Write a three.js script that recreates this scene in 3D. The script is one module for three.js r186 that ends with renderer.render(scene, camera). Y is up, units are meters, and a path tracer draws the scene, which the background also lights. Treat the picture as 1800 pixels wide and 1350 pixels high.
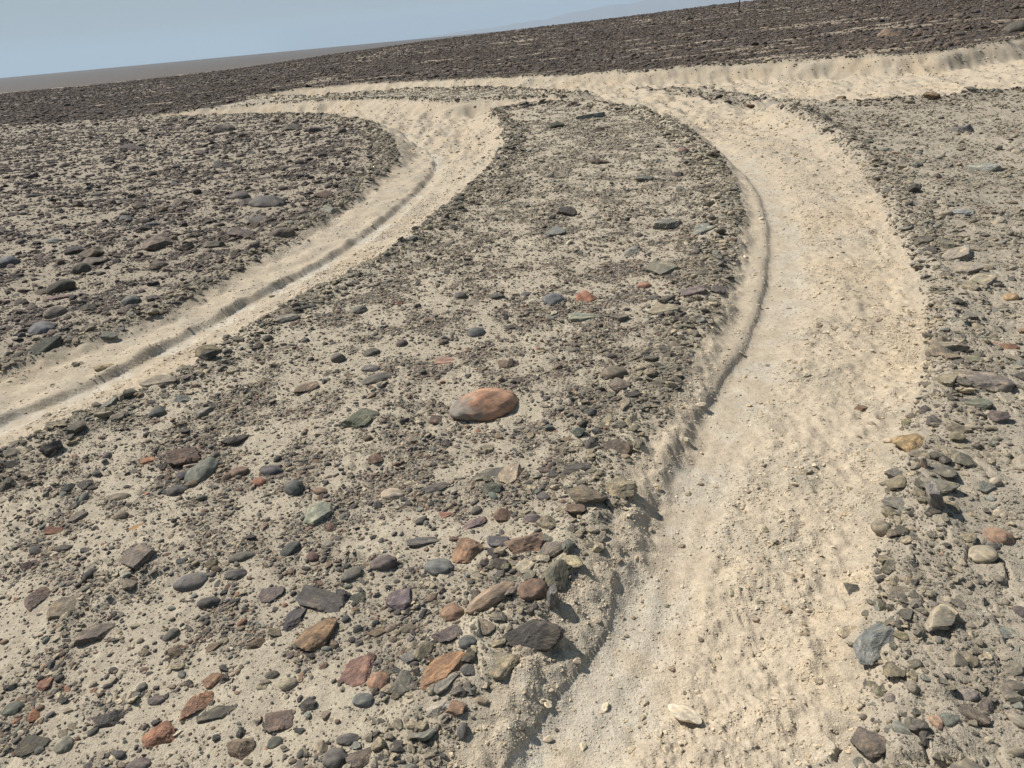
import * as THREE from 'three';
import { mergeVertices, toCreasedNormals } from 'three/addons/utils/BufferGeometryUtils.js';

// ---------- camera, sky, sun, exposure ----------
const scene = new THREE.Scene();
const EYE = 1.6;
const camera = new THREE.PerspectiveCamera(2 * Math.atan(675 / 1300) * 180 / Math.PI, 4 / 3, 0.05, 90000);
camera.position.set(0, EYE, 0);
camera.rotation.order = 'YXZ';
camera.rotation.set(-25.472 * Math.PI / 180, 0, -5.35 * Math.PI / 180);

const SUN = new THREE.Vector3(-0.84, 0, -0.54).normalize().multiplyScalar(Math.cos(49 * Math.PI / 180));
SUN.y = Math.sin(49 * Math.PI / 180);
const EXPOSURE = 1.22;

{ // computed sky: hazy desert morning, paler at the horizon and round the sun
  const W = 512, H = 256, data = new Float32Array(W * H * 4);
  for (let j = 0; j < H; j++) for (let i = 0; i < W; i++) {
    const el = ((j + 0.5) / H - 0.5) * Math.PI, az = ((i + 0.5) / W - 0.5) * 2 * Math.PI;
    const d = new THREE.Vector3(Math.cos(el) * Math.cos(az), Math.sin(el), Math.cos(el) * Math.sin(az));
    const up = Math.max(0, Math.sin(el)), t = 1 - Math.exp(-up * 5);
    const c = d.dot(SUN), glow = 0.12 * Math.pow(Math.max(0, c), 6) + 0.05 * Math.max(0, c);
    const k = (j * W + i) * 4;
    data[k] = 0.410 * (1 - t) + 0.075 * t + glow * 0.9;
    data[k + 1] = 0.480 * (1 - t) + 0.120 * t + glow * 0.92;
    data[k + 2] = 0.505 * (1 - t) + 0.190 * t + glow * 0.9;
    data[k + 3] = 1;
  }
  const tex = new THREE.DataTexture(data, W, H, THREE.RGBAFormat, THREE.FloatType);
  tex.mapping = THREE.EquirectangularReflectionMapping;
  tex.magFilter = tex.minFilter = THREE.LinearFilter;
  tex.needsUpdate = true;
  scene.background = tex;
  scene.environment = tex;
}
const sun = new THREE.DirectionalLight(new THREE.Color(1.0, 0.95, 0.885), 5.0);
sun.position.copy(SUN).multiplyScalar(120);
sun.castShadow = true;
sun.shadow.radius = 1;
sun.shadow.mapSize.set(4096, 4096);
Object.assign(sun.shadow.camera, { left: -70, right: 70, top: 70, bottom: -70, near: 1, far: 300 });
scene.add(sun, sun.target);
scene.fog = new THREE.FogExp2(new THREE.Color(0.66, 0.83, 1.0), 0.00003);

const renderer = new THREE.WebGLRenderer({ antialias: true });
renderer.toneMapping = THREE.LinearToneMapping;
renderer.toneMappingExposure = EXPOSURE;
renderer.shadowMap.enabled = true;
renderer.setSize(1024, 768);

// ---------- small tools ----------
let seed = 20180128;
function rnd() { seed = (seed + 0x6d2b79f5) | 0; let t = Math.imul(seed ^ (seed >>> 15), 1 | seed); t = (t + Math.imul(t ^ (t >>> 7), 61 | t)) ^ t; return ((t ^ (t >>> 14)) >>> 0) / 4294967296; }
const span = (a, b) => a + (b - a) * rnd();
const PERM = new Uint8Array(512);
{ const p = Array.from({ length: 256 }, (_, i) => i); for (let i = 255; i > 0; i--) { const j = Math.floor(rnd() * (i + 1)); [p[i], p[j]] = [p[j], p[i]]; } for (let i = 0; i < 512; i++) PERM[i] = p[i & 255]; }
const GX = new Float32Array(256), GY = new Float32Array(256);
for (let i = 0; i < 256; i++) { GX[i] = Math.cos(i * 2.399963); GY[i] = Math.sin(i * 2.399963); }
function n2(x, y) { // gradient noise, about -0.7 to 0.7
  const xf = Math.floor(x), yf = Math.floor(y), u = x - xf, v = y - yf, X = xf & 255, Y = yf & 255;
  const a = PERM[PERM[X] + Y], b = PERM[PERM[X + 1] + Y], c = PERM[PERM[X] + ((Y + 1) & 255)], d = PERM[PERM[X + 1] + ((Y + 1) & 255)];
  const fu = u * u * u * (u * (u * 6 - 15) + 10), fv = v * v * v * (v * (v * 6 - 15) + 10);
  const g0 = GX[a] * u + GY[a] * v, g1 = GX[b] * (u - 1) + GY[b] * v, g2 = GX[c] * u + GY[c] * (v - 1), g3 = GX[d] * (u - 1) + GY[d] * (v - 1);
  const p = g0 + (g1 - g0) * fu, q = g2 + (g3 - g2) * fu;
  return (p + (q - p) * fv) * 1.4;
}
function n3(x, y, z) { return (n2(x + z * 0.7, y + z * 1.3) + n2(y * 1.1 + 31.7 - z * 0.4, z + x * 0.6) + n2(z * 0.9 - 17.3, x - y * 0.5)) * 0.6; }
const sstep = (a, b, v) => { const t = Math.min(1, Math.max(0, (v - a) / (b - a))); return t * t * (3 - 2 * t); };
const lerp = (a, b, t) => a + (b - a) * t;
function at1(table, v) { // piecewise linear table
  if (v <= table[0][0]) return table[0][1];
  for (let i = 1; i < table.length; i++) if (v <= table[i][0]) { const [a, u] = table[i - 1], [b, w] = table[i]; return u + (w - u) * (v - a) / (b - a); }
  return table[table.length - 1][1];
}
const toLinear = (c) => { c /= 255; return c <= 0.04045 ? c / 12.92 : Math.pow((c + 0.055) / 1.055, 2.4); };

// ---------- measured layout, in metres (x right, z towards the viewer) ----------
const OUTLINE = [[-0.29,-1.12],[-0.23,-1.23],[-0.15,-1.39],[0.04,-1.71],[0.22,-1.95],[0.38,-2.23],[0.48,-2.53],[0.69,-2.86],[0.9,-3.33],[1.23,-3.97],[1.6,-4.88],[2.02,-6.0],[2.52,-7.86],[2.83,-10.19],[2.84,-12.79],[2.49,-14.59],[1.69,-16.08],[0.78,-16.47],[0.2,-16.4],[0.24,-12.65],[0.05,-10.28],[-0.43,-8.16],[-0.8,-6.72],[-1.06,-5.9],[-1.49,-5.15],[-1.81,-4.24],[-1.93,-3.89],[-2.13,-3.63],[-2.31,-3.37],[-2.47,-3.15],[-2.64,-2.92],[-3.29,-3.89],[-3.05,-4.14],[-2.73,-4.56],[-2.37,-5.05],[-2.14,-5.95],[-1.88,-7.12],[-1.57,-8.51],[-1.36,-10.71],[-1.61,-13.1],[-2.56,-16.77],[-4.21,-19.87],[-6.52,-22.49],[-10.13,-25.58],[-11.76,-27.88],[-9.63,-27.38],[-7.58,-26.36],[-5.13,-24.58],[-3.47,-22.87],[-1.97,-20.63],[-0.72,-18.59],[-0.05,-18.37],[0.6,-17.89],[1.82,-17.17],[2.27,-17.3],[1.47,-19.01],[-0.02,-21.81],[-2.67,-24.73],[-4.25,-25.78],[-7.31,-29.24],[-9.41,-32.24],[-8.11,-32.63],[-5.01,-30.7],[-0.93,-26.41],[0.88,-24.52],[2.46,-22.96],[4.52,-21.05],[6.44,-19.98],[8.54,-18.3],[10.05,-17.47],[12.41,-18.2],[15.13,-19.21],[9.31,-11.58],[7.69,-11.05],[6.84,-11.0],[6.08,-11.11],[5.12,-11.74],[4.69,-12.45],[4.32,-10.79],[3.96,-8.68],[3.38,-6.69],[2.84,-5.16],[2.49,-4.23],[2.1,-3.41],[1.74,-2.83],[1.42,-2.41],[1.12,-1.92],[0.96,-1.67],[0.8,-1.37],[0.69,-1.13],[0.64,-1.01]];
const STONE_ISLAND = [[3.67,-19.76],[4.51,-18.01],[5.25,-17.87],[5.44,-16.46],[5.88,-15.11],[5.14,-15.19],[4.68,-14.77],[4.35,-15.94],[4.03,-17.59]];
const LEDGE_RIGHT = [[2.89,-10.99],[2.8,-9.3],[2.71,-8.19],[2.55,-7.26],[2.31,-6.28],[1.99,-5.32],[1.71,-4.59],[1.41,-3.93],[1.14,-3.45],[0.83,-2.95],[0.63,-2.6],[0.43,-2.22],[0.28,-1.9],[0.21,-1.69],[0.09,-1.52],[-0.01,-1.4],[-0.11,-1.26]];
const LEDGE_LEFT = [[-1.98,-16.5],[-1.23,-13.61],[-0.92,-12.07],[-0.81,-10.59],[-0.92,-9.05],[-1.13,-7.79],[-1.34,-6.83],[-1.54,-6.21],[-1.86,-5.45],[-2.05,-4.97],[-2.21,-4.56],[-2.34,-4.25],[-2.47,-4.01],[-2.6,-3.81],[-2.74,-3.62],[-2.87,-3.35]];
const RISE = [[-60,0.0],[-31,0.0],[-26,-0.1],[-21,-0.03],[-15.5,0.24],[-9.7,0.8],[-3.7,1.25],[2.3,1.54],[10.2,1.84],[15.9,2.15],[19,2.22],[30,2.6],[60,2.8]];
// stones: x, z, length, width, height (m), turn (deg), shape, colour (sRGB as seen in sun), label
const STONES = [
[-0.137,-3.115,0.361,0.228,0.125,30,"c",204,156,128,"large smooth two-tone cobble, orange with a blue-grey end"],
[-1.495,-2.9,0.135,0.132,0.072,22,"a",98,78,70,"brown angular rock touching a grey cobble on the gravel strip"],
[-1.363,-2.761,0.188,0.118,0.065,74,"c",112,110,108,"smooth grey cobble leaning against the brown angular rock"],
[-1.303,-3.036,0.118,0.076,0.041,23,"a",60,58,55,"small black blocky rock behind the brown angular rock"],
[-1.652,-2.909,0.078,0.051,0.014,-10,"s",185,110,75,"small flat orange stone beside the brown angular rock"],
[-1.2,-2.733,0.097,0.079,0.043,10,"c",122,86,76,"reddish brown cobble next to a small round grey cobble"],
[-1.052,-2.725,0.098,0.078,0.043,-10,"c",86,84,86,"round dark grey cobble next to the reddish brown cobble"],
[-1.08,-2.629,0.06,0.052,0.028,-10,"c",165,85,60,0],
[-1.418,-2.628,0.092,0.083,0.045,-9,"c",86,82,78,0],
[-1.432,-2.739,0.069,0.062,0.034,-10,"c",70,68,70,0],
[-1.667,-2.626,0.109,0.054,0.029,-1,"c",120,112,98,0],
[-0.789,-2.379,0.148,0.113,0.032,53,"s",150,152,140,"pale grey-green slab half buried in the gravel strip"],
[-1.833,-2.428,0.078,0.045,0.024,-9,"a",125,70,55,"small rust-red blocky stone on pale gravel"],
[-1.482,-2.381,0.07,0.073,0.013,9,"f",192,126,68,"small bright ochre patch of weathered stone"],
[-0.84,-2.157,0.088,0.061,0.033,52,"c",62,62,62,"glossy black oval cobble on pale sand"],
[-1.376,-2.163,0.116,0.133,0.038,28,"s",122,114,106,"triangular grey slab with sharp edges on pale sand"],
[-1.145,-2.023,0.119,0.08,0.044,22,"c",106,106,106,"broad smooth grey cobble beside two smaller grey cobbles"],
[-1.004,-2.132,0.094,0.056,0.03,17,"c",98,95,88,0],
[-0.999,-2.039,0.08,0.058,0.031,4,"c",85,82,82,0],
[-0.853,-1.928,0.082,0.064,0.018,42,"s",120,108,108,0],
[-1.675,-2.01,0.094,0.074,0.04,99,"a",132,112,108,0],
[-1.531,-1.939,0.101,0.097,0.027,27,"s",136,120,110,"wide flat pinkish grey slab sunk in the gravel"],
[-1.381,-1.825,0.109,0.089,0.025,16,"s",118,102,98,"wedge-shaped purple-grey slab on pale sand"],
[-0.677,-1.873,0.174,0.088,0.048,-26,"a",80,80,80,"rough charcoal rock behind the tan-brown faceted rock"],
[-0.74,-1.808,0.117,0.06,0.017,61,"s",75,76,78,"long thin charcoal slab wedged against the charcoal rock"],
[-0.656,-1.71,0.129,0.103,0.056,22,"a",130,94,76,"tan-brown faceted rock beside the charcoal rock"],
[-0.84,-1.708,0.051,0.056,0.03,98,"a",110,92,80,0],
[-1.433,-1.633,0.054,0.049,0.014,55,"s",130,85,70,0],
[-1.482,-1.543,0.059,0.05,0.027,-6,"c",95,95,90,0],
[-1.4,-1.506,0.039,0.038,0.021,23,"a",178,96,64,"small bright orange-red stone beside a dark pebble"],
[-1.356,-1.412,0.082,0.058,0.016,25,"s",80,78,75,"long dark grey slab lying next to the pale green-grey cobble"],
[-0.955,-1.496,0.099,0.07,0.038,70,"a",168,118,86,"orange-tan cracked rock above a dark slab"],
[-1.01,-1.406,0.095,0.064,0.035,-6,"a",168,106,80,"flat-topped salmon-orange rock in dark gravel"],
[-0.882,-1.47,0.103,0.053,0.015,9,"s",90,88,80,"long dark olive-grey slab against the orange-tan rock"],
[-0.704,-1.423,0.077,0.066,0.036,6,"a",126,106,96,0],
[-0.629,-1.462,0.042,0.042,0.023,-6,"a",85,80,78,0],
[-1.266,-1.401,0.048,0.055,0.03,40,"c",146,146,130,"pale green-grey cobble among dark pebbles"],
[-0.695,-1.353,0.043,0.039,0.021,-6,"c",85,85,82,0],
[-0.785,-1.349,0.061,0.066,0.036,77,"a",132,110,90,0],
[-1.039,-1.322,0.064,0.045,0.025,6,"c",110,100,95,0],
[-0.762,-1.583,0.041,0.031,0.017,6,"c",90,85,80,0],
[-1.135,-1.581,0.031,0.035,0.019,-7,"c",110,105,100,0],
[-1.872,-2.765,0.076,0.064,0.035,-10,"a",75,70,70,0],
[-2.225,-2.807,0.075,0.08,0.044,24,"a",85,78,76,0],
[-1.81,-2.217,0.051,0.051,0.028,31,"a",105,90,85,0],
[-1.774,-2.511,0.06,0.065,0.018,21,"s",125,118,108,0],
[-0.706,-2.169,0.043,0.033,0.018,-8,"c",130,130,125,0],
[-0.93,-1.581,0.054,0.049,0.014,14,"s",152,116,98,0],
[-1.072,-1.528,0.051,0.031,0.017,0,"c",105,100,95,0],
[-1.181,-1.479,0.061,0.074,0.04,99,"a",85,82,82,0],
[-0.968,-1.715,0.05,0.04,0.011,23,"s",120,100,88,0],
[-0.523,-1.277,0.064,0.063,0.034,-6,"c",95,92,90,0],
[0.23,-2.247,0.135,0.11,0.06,-18,"a",124,108,95,"blocky brown-grey rock on the crumbling edge of the wide track"],
[0.405,-2.623,0.116,0.113,0.062,-10,"a",98,92,84,"dark angular rock on the rim of the wide track"],
[0.307,-2.664,0.066,0.069,0.038,-10,"a",75,75,70,0],
[-0.125,-2.546,0.148,0.087,0.024,12,"s",105,102,98,"long grey slab beside a pale tilted stone"],
[-0.036,-2.512,0.134,0.092,0.026,57,"s",188,172,146,"pale cream tilted stone beside the long grey slab"],
[-0.111,-2.414,0.076,0.072,0.039,-9,"a",85,85,82,0],
[-0.34,-2.469,0.107,0.063,0.035,9,"a",90,88,88,"dark grey angular rock next to the cream cobble"],
[-0.504,-2.444,0.097,0.073,0.04,-9,"c",208,192,166,"cream-white cobble alone on sand"],
[-0.609,-2.723,0.071,0.059,0.032,-10,"a",115,85,75,0],
[-0.289,-2.276,0.063,0.041,0.011,-1,"s",162,106,86,"small flat pinkish red stone"],
[-0.079,-2.232,0.072,0.071,0.039,-9,"a",116,90,75,0],
[0.027,-2.196,0.07,0.056,0.03,-9,"c",105,100,95,0],
[-0.364,-2.121,0.106,0.048,0.014,-5,"s",110,108,105,0],
[-0.2,-2.047,0.127,0.1,0.054,31,"a",152,121,98,"tan speckled rock beside the dark brown faceted rock"],
[-0.0,-2.044,0.131,0.121,0.066,22,"a",126,98,82,"dark brown faceted rock near the rim of the wide track"],
[-0.099,-2.074,0.076,0.061,0.033,-8,"a",105,105,112,0],
[-0.298,-1.979,0.112,0.084,0.046,-34,"c",106,113,113,"smooth blue-grey teardrop cobble"],
[-0.487,-2.009,0.094,0.068,0.037,16,"c",98,92,88,"smooth oval dark brown-grey cobble on sand"],
[-0.59,-1.973,0.08,0.055,0.03,40,"c",105,105,98,0],
[-0.409,-1.854,0.115,0.088,0.025,57,"s",98,92,95,"tilted purple-grey slab on sand"],
[-0.127,-1.785,0.186,0.064,0.046,32,"c",174,148,122,"long tan finger-shaped cobble"],
[0.005,-1.802,0.103,0.084,0.046,21,"c",122,88,78,"maroon cobble at the end of the long tan cobble"],
[-0.247,-1.76,0.075,0.075,0.041,-7,"c",152,119,98,"round pinkish tan cobble touching the long tan cobble"],
[-0.019,-1.633,0.181,0.115,0.063,13,"a",66,68,66,"large black jagged rock overhanging the wide track"],
[0.061,-1.76,0.052,0.031,0.063,78,"u",128,124,122,"thin grey stone standing on edge behind the black jagged rock"],
[-0.196,-1.616,0.057,0.055,0.03,-7,"c",86,86,86,0],
[-0.253,-1.666,0.09,0.064,0.035,34,"a",105,98,98,0],
[-0.268,-1.519,0.16,0.082,0.023,35,"s",180,128,88,"long orange slab beside a small grey cobble"],
[-0.505,-1.564,0.117,0.094,0.026,42,"s",136,100,92,"dull red slab beside a small orange-tan cobble"],
[-0.446,-1.513,0.068,0.062,0.034,53,"c",166,116,90,"orange-tan cobble against the dull red slab"],
[-0.478,-1.452,0.06,0.044,0.024,-7,"c",110,118,118,0],
[-0.252,-1.477,0.078,0.04,0.011,32,"s",140,142,135,0],
[-0.19,-1.513,0.054,0.036,0.019,-7,"a",105,105,105,0],
[0.089,-1.995,0.101,0.063,0.034,22,"a",140,132,125,0],
[-0.008,-1.916,0.066,0.062,0.017,22,"s",200,190,168,"cream-white shard beside the dark brown faceted rock"],
[0.044,-1.95,0.051,0.048,0.014,22,"s",205,195,175,0],
[-0.27,-1.397,0.059,0.055,0.03,31,"a",208,198,178,"cream-white angular lump below the long orange slab"],
[-0.226,-1.39,0.043,0.048,0.026,64,"a",166,130,105,0],
[-0.501,-1.333,0.064,0.038,0.021,0,"c",90,88,88,0],
[-0.455,-1.263,0.067,0.051,0.028,18,"a",105,98,92,0],
[-0.468,-1.709,0.067,0.034,0.01,14,"s",142,116,98,0],
[-0.38,-1.712,0.051,0.036,0.02,7,"c",116,100,90,0],
[-0.423,-1.674,0.028,0.025,0.014,-7,"c",130,112,98,0],
[-0.148,-1.668,0.055,0.068,0.019,86,"s",132,121,108,0],
[-0.364,-1.593,0.048,0.054,0.03,79,"a",140,140,138,0],
[-0.554,-1.869,0.053,0.052,0.028,-8,"a",85,85,85,0],
[-0.607,-1.881,0.054,0.06,0.033,39,"a",75,72,72,0],
[-0.189,-2.203,0.102,0.056,0.016,24,"s",130,118,112,0],
[0.184,-2.179,0.069,0.055,0.03,-9,"a",120,100,88,0],
[0.371,-2.309,0.106,0.123,0.067,-9,"a",156,146,124,0],
[-0.099,-1.523,0.095,0.082,0.023,6,"s",170,158,132,"pale cracked crust lump below the black jagged rock"],
[0.314,-4.497,0.156,0.139,0.076,-16,"c",110,115,120,"smooth blue-grey cobble beside the red block"],
[0.527,-4.532,0.147,0.152,0.083,-1,"a",172,98,76,"brick-red blocky stone beside the blue-grey cobble"],
[0.935,-4.665,0.097,0.079,0.043,-17,"c",182,126,100,"small salmon-pink stone near the inner rim of the wide track"],
[0.516,-3.353,0.116,0.136,0.074,72,"c",116,102,90,"upright brown cobble with a grey one at its foot"],
[0.52,-3.21,0.109,0.107,0.059,-12,"a",126,115,102,0],
[-0.708,-3.576,0.19,0.098,0.053,12,"c",105,105,100,"long low grey cobble with a small grey cobble behind it"],
[-0.762,-3.729,0.113,0.069,0.037,-13,"c",105,108,105,0],
[-0.974,-4.695,0.119,0.114,0.062,15,"c",105,105,102,0],
[-0.73,-3.104,0.17,0.125,0.068,58,"a",102,102,94,"dark grey angular stone with a pale lit top, near the two-tone cobble"],
[-0.184,-4.105,0.098,0.122,0.067,86,"c",100,102,110,0],
[-0.788,-3.951,0.103,0.092,0.05,13,"c",95,88,82,0],
[0.34,-3.693,0.093,0.059,0.032,-13,"c",110,105,100,0],
[-0.015,-3.599,0.105,0.106,0.058,74,"a",130,110,100,0],
[0.478,-4.156,0.197,0.102,0.029,-7,"s",152,152,142,0],
[0.676,-4.113,0.101,0.101,0.029,-15,"s",120,108,100,0],
[0.493,-6.188,0.18,0.179,0.05,-21,"s",120,122,120,0],
[0.646,-6.848,0.158,0.181,0.099,17,"a",70,68,65,0],
[0.995,-5.453,0.172,0.123,0.067,-19,"a",168,168,158,"pale grey blocky stone on the far part of the gravel strip"],
[1.434,-6.174,0.21,0.262,0.074,-22,"s",130,128,122,0],
[1.597,-7.929,0.186,0.175,0.095,-28,"a",92,96,98,0],
[1.979,-8.035,0.111,0.133,0.073,-29,"a",70,66,62,0],
[1.297,-9.223,0.238,0.157,0.086,-31,"a",76,68,60,0],
[1.12,-4.914,0.235,0.213,0.06,-1,"s",140,135,122,0],
[0.876,-3.623,0.077,0.066,0.036,-14,"a",142,128,112,0],
[-0.331,-3.753,0.163,0.101,0.018,-13,"f",152,120,100,0],
[0.003,-4.303,0.043,0.054,0.03,-15,"a",70,68,64,0],
[-0.053,-4.687,0.11,0.09,0.049,-16,"a",105,108,105,0],
[0.141,-4.684,0.078,0.079,0.043,-16,"c",105,105,106,0],
[-0.374,-4.018,0.062,0.065,0.036,-14,"c",80,74,68,0],
[-0.619,-4.043,0.071,0.085,0.046,-14,"c",82,76,72,0],
[-0.365,-3.038,0.055,0.067,0.036,-11,"a",112,96,88,0],
[-0.212,-4.606,0.117,0.118,0.033,-16,"s",150,140,125,0],
[-2.647,-8.798,0.577,0.323,0.176,-39,"c",82,80,80,"broad smooth dark cobble on the stony ground beyond the narrow track"],
[-3.167,-9.48,0.282,0.245,0.134,-27,"c",86,82,82,0],
[-2.967,-9.031,0.265,0.205,0.112,-26,"a",80,76,76,0],
[-3.305,-7.169,0.262,0.276,0.15,-20,"a",108,92,86,"upright purple-brown faceted rock on the stony ground"],
[-3.689,-6.773,0.257,0.204,0.111,68,"a",118,104,96,0],
[-4.134,-7.259,0.185,0.182,0.099,-19,"a",58,56,58,0],
[-3.913,-7.112,0.248,0.197,0.107,-19,"a",92,78,74,0],
[-4.666,-7.009,0.226,0.236,0.129,-18,"c",95,98,104,0],
[-2.05,-7.089,0.234,0.21,0.114,-21,"c",88,76,72,"dark brown cobble at the rim of the narrow track"],
[-2.521,-7.33,0.275,0.199,0.109,-22,"a",90,82,80,0],
[-2.681,-7.004,0.211,0.151,0.083,-20,"a",90,86,84,0],
[-3.053,-7.494,0.114,0.143,0.078,-21,"a",92,86,82,0],
[-3.206,-4.918,0.18,0.166,0.09,-14,"c",110,116,120,"round blue-grey cobble on the stony ground"],
[-3.073,-5.321,0.132,0.111,0.06,-15,"a",75,70,68,0],
[-3.468,-5.702,0.263,0.15,0.042,-1,"s",110,90,88,0],
[-2.78,-5.38,0.142,0.139,0.076,-16,"c",95,98,102,0],
[-2.613,-5.378,0.101,0.097,0.053,-16,"a",95,90,88,0],
[-2.511,-7.968,0.271,0.198,0.108,-23,"a",92,88,86,0],
[-2.194,-6.615,0.134,0.158,0.086,-20,"a",92,84,80,0],
[-3.885,-9.503,0.285,0.22,0.12,-25,"a",100,88,84,0],
[-1.929,-3.757,0.189,0.118,0.033,-18,"s",154,148,134,"pale grey slab on the rim of the narrow track"],
[-1.795,-4.183,0.154,0.121,0.066,-13,"a",124,108,90,"brown clod of stones on the rim of the narrow track"],
[-1.422,-4.609,0.14,0.151,0.043,-15,"s",132,132,120,0],
[-1.729,-3.53,0.086,0.075,0.041,-12,"a",120,125,122,0],
[-1.553,-3.362,0.109,0.101,0.028,38,"s",132,134,126,0],
[-1.07,-3.539,0.151,0.089,0.049,48,"a",152,132,114,0],
[-2.639,-4.674,0.115,0.071,0.039,-14,"a",120,120,118,0],
[-1.471,-4.289,0.062,0.072,0.039,-14,"c",76,72,68,0],
[-1.228,-4.224,0.053,0.06,0.033,-14,"c",76,74,70,0],
[-4.656,-7.875,0.188,0.134,0.073,-20,"c",108,110,112,0],
[2.026,-2.785,0.183,0.184,0.052,-64,"s",138,132,126,"broad smooth grey slab casting a shadow, right of the wide track"],
[1.877,-2.594,0.078,0.097,0.027,-61,"s",126,129,119,0],
[1.887,-2.491,0.07,0.075,0.041,-11,"a",106,100,95,0],
[1.491,-2.386,0.106,0.118,0.065,-10,"a",168,132,96,"ochre-brown crusted rock at the foot of the bank"],
[1.691,-2.438,0.102,0.072,0.039,-11,"a",142,133,119,0],
[1.657,-2.519,0.059,0.057,0.031,-11,"a",95,92,88,0],
[1.481,-2.154,0.087,0.082,0.045,-9,"a",120,115,108,0],
[1.595,-2.217,0.077,0.086,0.047,-10,"a",116,110,98,0],
[1.416,-2.063,0.11,0.079,0.043,-9,"a",142,137,127,0],
[1.341,-2.207,0.066,0.064,0.035,-10,"a",132,134,127,0],
[1.68,-2.622,0.057,0.054,0.029,-11,"a",72,72,70,0],
[2.351,-3.127,0.068,0.085,0.046,-13,"a",162,116,90,0],
[1.579,-2.062,0.054,0.057,0.016,-9,"s",132,137,134,0],
[1.526,-2.834,0.07,0.049,0.014,-12,"s",122,96,70,"thin brown stone plate lying in the wide track"],
[2.218,-2.829,0.067,0.084,0.046,-12,"a",66,68,62,0],
[1.838,-2.626,0.047,0.054,0.03,-11,"c",85,84,82,0],
[1.425,-2.186,0.033,0.02,0.045,57,"u",180,168,145,0],
[1.46,-2.275,0.068,0.046,0.025,7,"a",150,140,122,0],
[1.597,-2.285,0.051,0.041,0.023,-10,"a",178,166,142,0],
[1.26,-2.016,0.108,0.065,0.018,-48,"s",132,129,123,"flat grey slab leaning beside the upright grey slab"],
[1.339,-1.959,0.077,0.045,0.09,54,"u",134,134,134,"pale grey slab standing on edge with a dark shadow"],
[1.156,-1.927,0.064,0.072,0.039,-9,"c",138,127,112,0],
[0.96,-1.699,0.046,0.048,0.026,-8,"a",105,102,95,0],
[1.462,-1.813,0.09,0.082,0.045,-8,"c",180,134,108,"salmon-orange rounded rock half buried in dusty gravel"],
[1.409,-1.764,0.049,0.036,0.02,-8,"c",105,105,100,0],
[1.345,-1.784,0.053,0.052,0.028,-8,"a",168,157,132,0],
[0.919,-1.454,0.177,0.078,0.044,31,"a",132,138,136,"large blue-grey rock at the rim of the wide track"],
[1.321,-1.495,0.041,0.045,0.024,-7,"c",88,84,81,0],
[1.02,-1.241,0.048,0.037,0.02,-20,"c",154,151,143,0],
[0.932,-1.17,0.058,0.041,0.022,10,"c",116,119,113,"smooth grey-green cobble among dusty pebbles"],
[0.742,-1.146,0.079,0.077,0.042,-6,"a",117,109,99,"large dusty brown-grey rock beside the bottom of the bank"],
[0.999,-1.18,0.061,0.035,0.01,-61,"s",116,109,96,0],
[0.901,-1.27,0.03,0.037,0.02,-6,"c",168,156,138,0],
[0.849,-1.265,0.032,0.032,0.017,-6,"c",150,142,128,0],
[1.045,-1.598,0.068,0.046,0.013,-8,"s",152,142,121,"pale crust plate with a dark hollow under it"],
[1.088,-1.517,0.033,0.027,0.015,-7,"c",140,134,126,0],
[1.042,-1.523,0.033,0.027,0.015,-7,"c",135,132,126,0],
[1.231,-1.42,0.074,0.049,0.009,-32,"f",142,147,142,0],
[1.046,-1.208,0.037,0.046,0.025,-54,"a",121,116,105,0],
[0.963,-1.438,0.038,0.029,0.016,-7,"a",168,152,121,0],
[2.889,-4.486,0.317,0.14,0.039,33,"s",178,168,147,"pale crust slab tilted up on the dusty ground"],
[2.782,-4.223,0.195,0.173,0.049,11,"s",178,168,148,0],
[2.769,-3.994,0.159,0.121,0.034,11,"s",180,170,150,0],
[2.739,-3.713,0.071,0.073,0.04,-15,"c",192,152,110,"small ochre stone on the dusty ground"],
[3.484,-5.44,0.165,0.196,0.034,-23,"f",150,156,156,0],
[4.516,-6.818,0.216,0.226,0.064,-74,"s",168,170,164,"pale white-grey slab on the dusty ground"],
[5.416,-8.709,0.247,0.205,0.112,36,"a",108,108,106,0],
[3.999,-7.053,0.115,0.144,0.078,-30,"a",120,120,112,0],
[4.171,-8.392,0.105,0.131,0.071,-35,"a",86,88,84,0],
[1.656,-5.806,0.168,0.211,0.059,-21,"s",142,144,140,0],
[3.61,-6.319,0.087,0.109,0.059,-27,"a",92,88,84,0],
[1.341,-4.409,0.104,0.106,0.058,-16,"a",110,98,98,0],
[2.376,-3.502,0.094,0.1,0.028,-46,"s",121,119,111,0],
[1.186,-4.37,0.138,0.125,0.035,-16,"s",116,106,106,0],
[13.759,-20.503,0.741,0.777,0.424,-79,"c",72,70,66,"dark rounded boulder beyond the far bank"],
[12.052,-23.648,0.73,0.613,0.335,-80,"a",112,92,80,"brown rock on the dark stony plain beyond the far bank"],
[6.262,-10.909,0.194,0.201,0.11,-47,"a",112,86,66,"brown rock lying against the pale sand of the crossing track"],
[6.675,-14.626,0.185,0.187,0.102,-57,"a",100,80,65,0],
[5.034,-14.974,0.185,0.166,0.091,-51,"a",96,78,64,0],
[-6.275,-18.788,0.629,0.545,0.297,-41,"c",104,98,94,"rounded grey boulder on the stony ground inside the bend"],
[-4.335,-17.321,0.545,0.386,0.21,-45,"a",84,78,76,0],
[-3.593,-16.279,0.274,0.308,0.168,-44,"a",92,84,78,0],
[-7.784,-17.011,0.501,0.326,0.178,-35,"a",80,74,70,0],
[1.142,-12.79,0.271,0.291,0.159,-39,"a",62,62,60,"black wedge-shaped rock on the far end of the gravel strip"],
[1.789,-13.451,0.379,0.397,0.112,-42,"s",112,122,124,0],
[1.683,-11.793,0.259,0.212,0.116,-38,"a",80,72,66,0],
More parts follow.
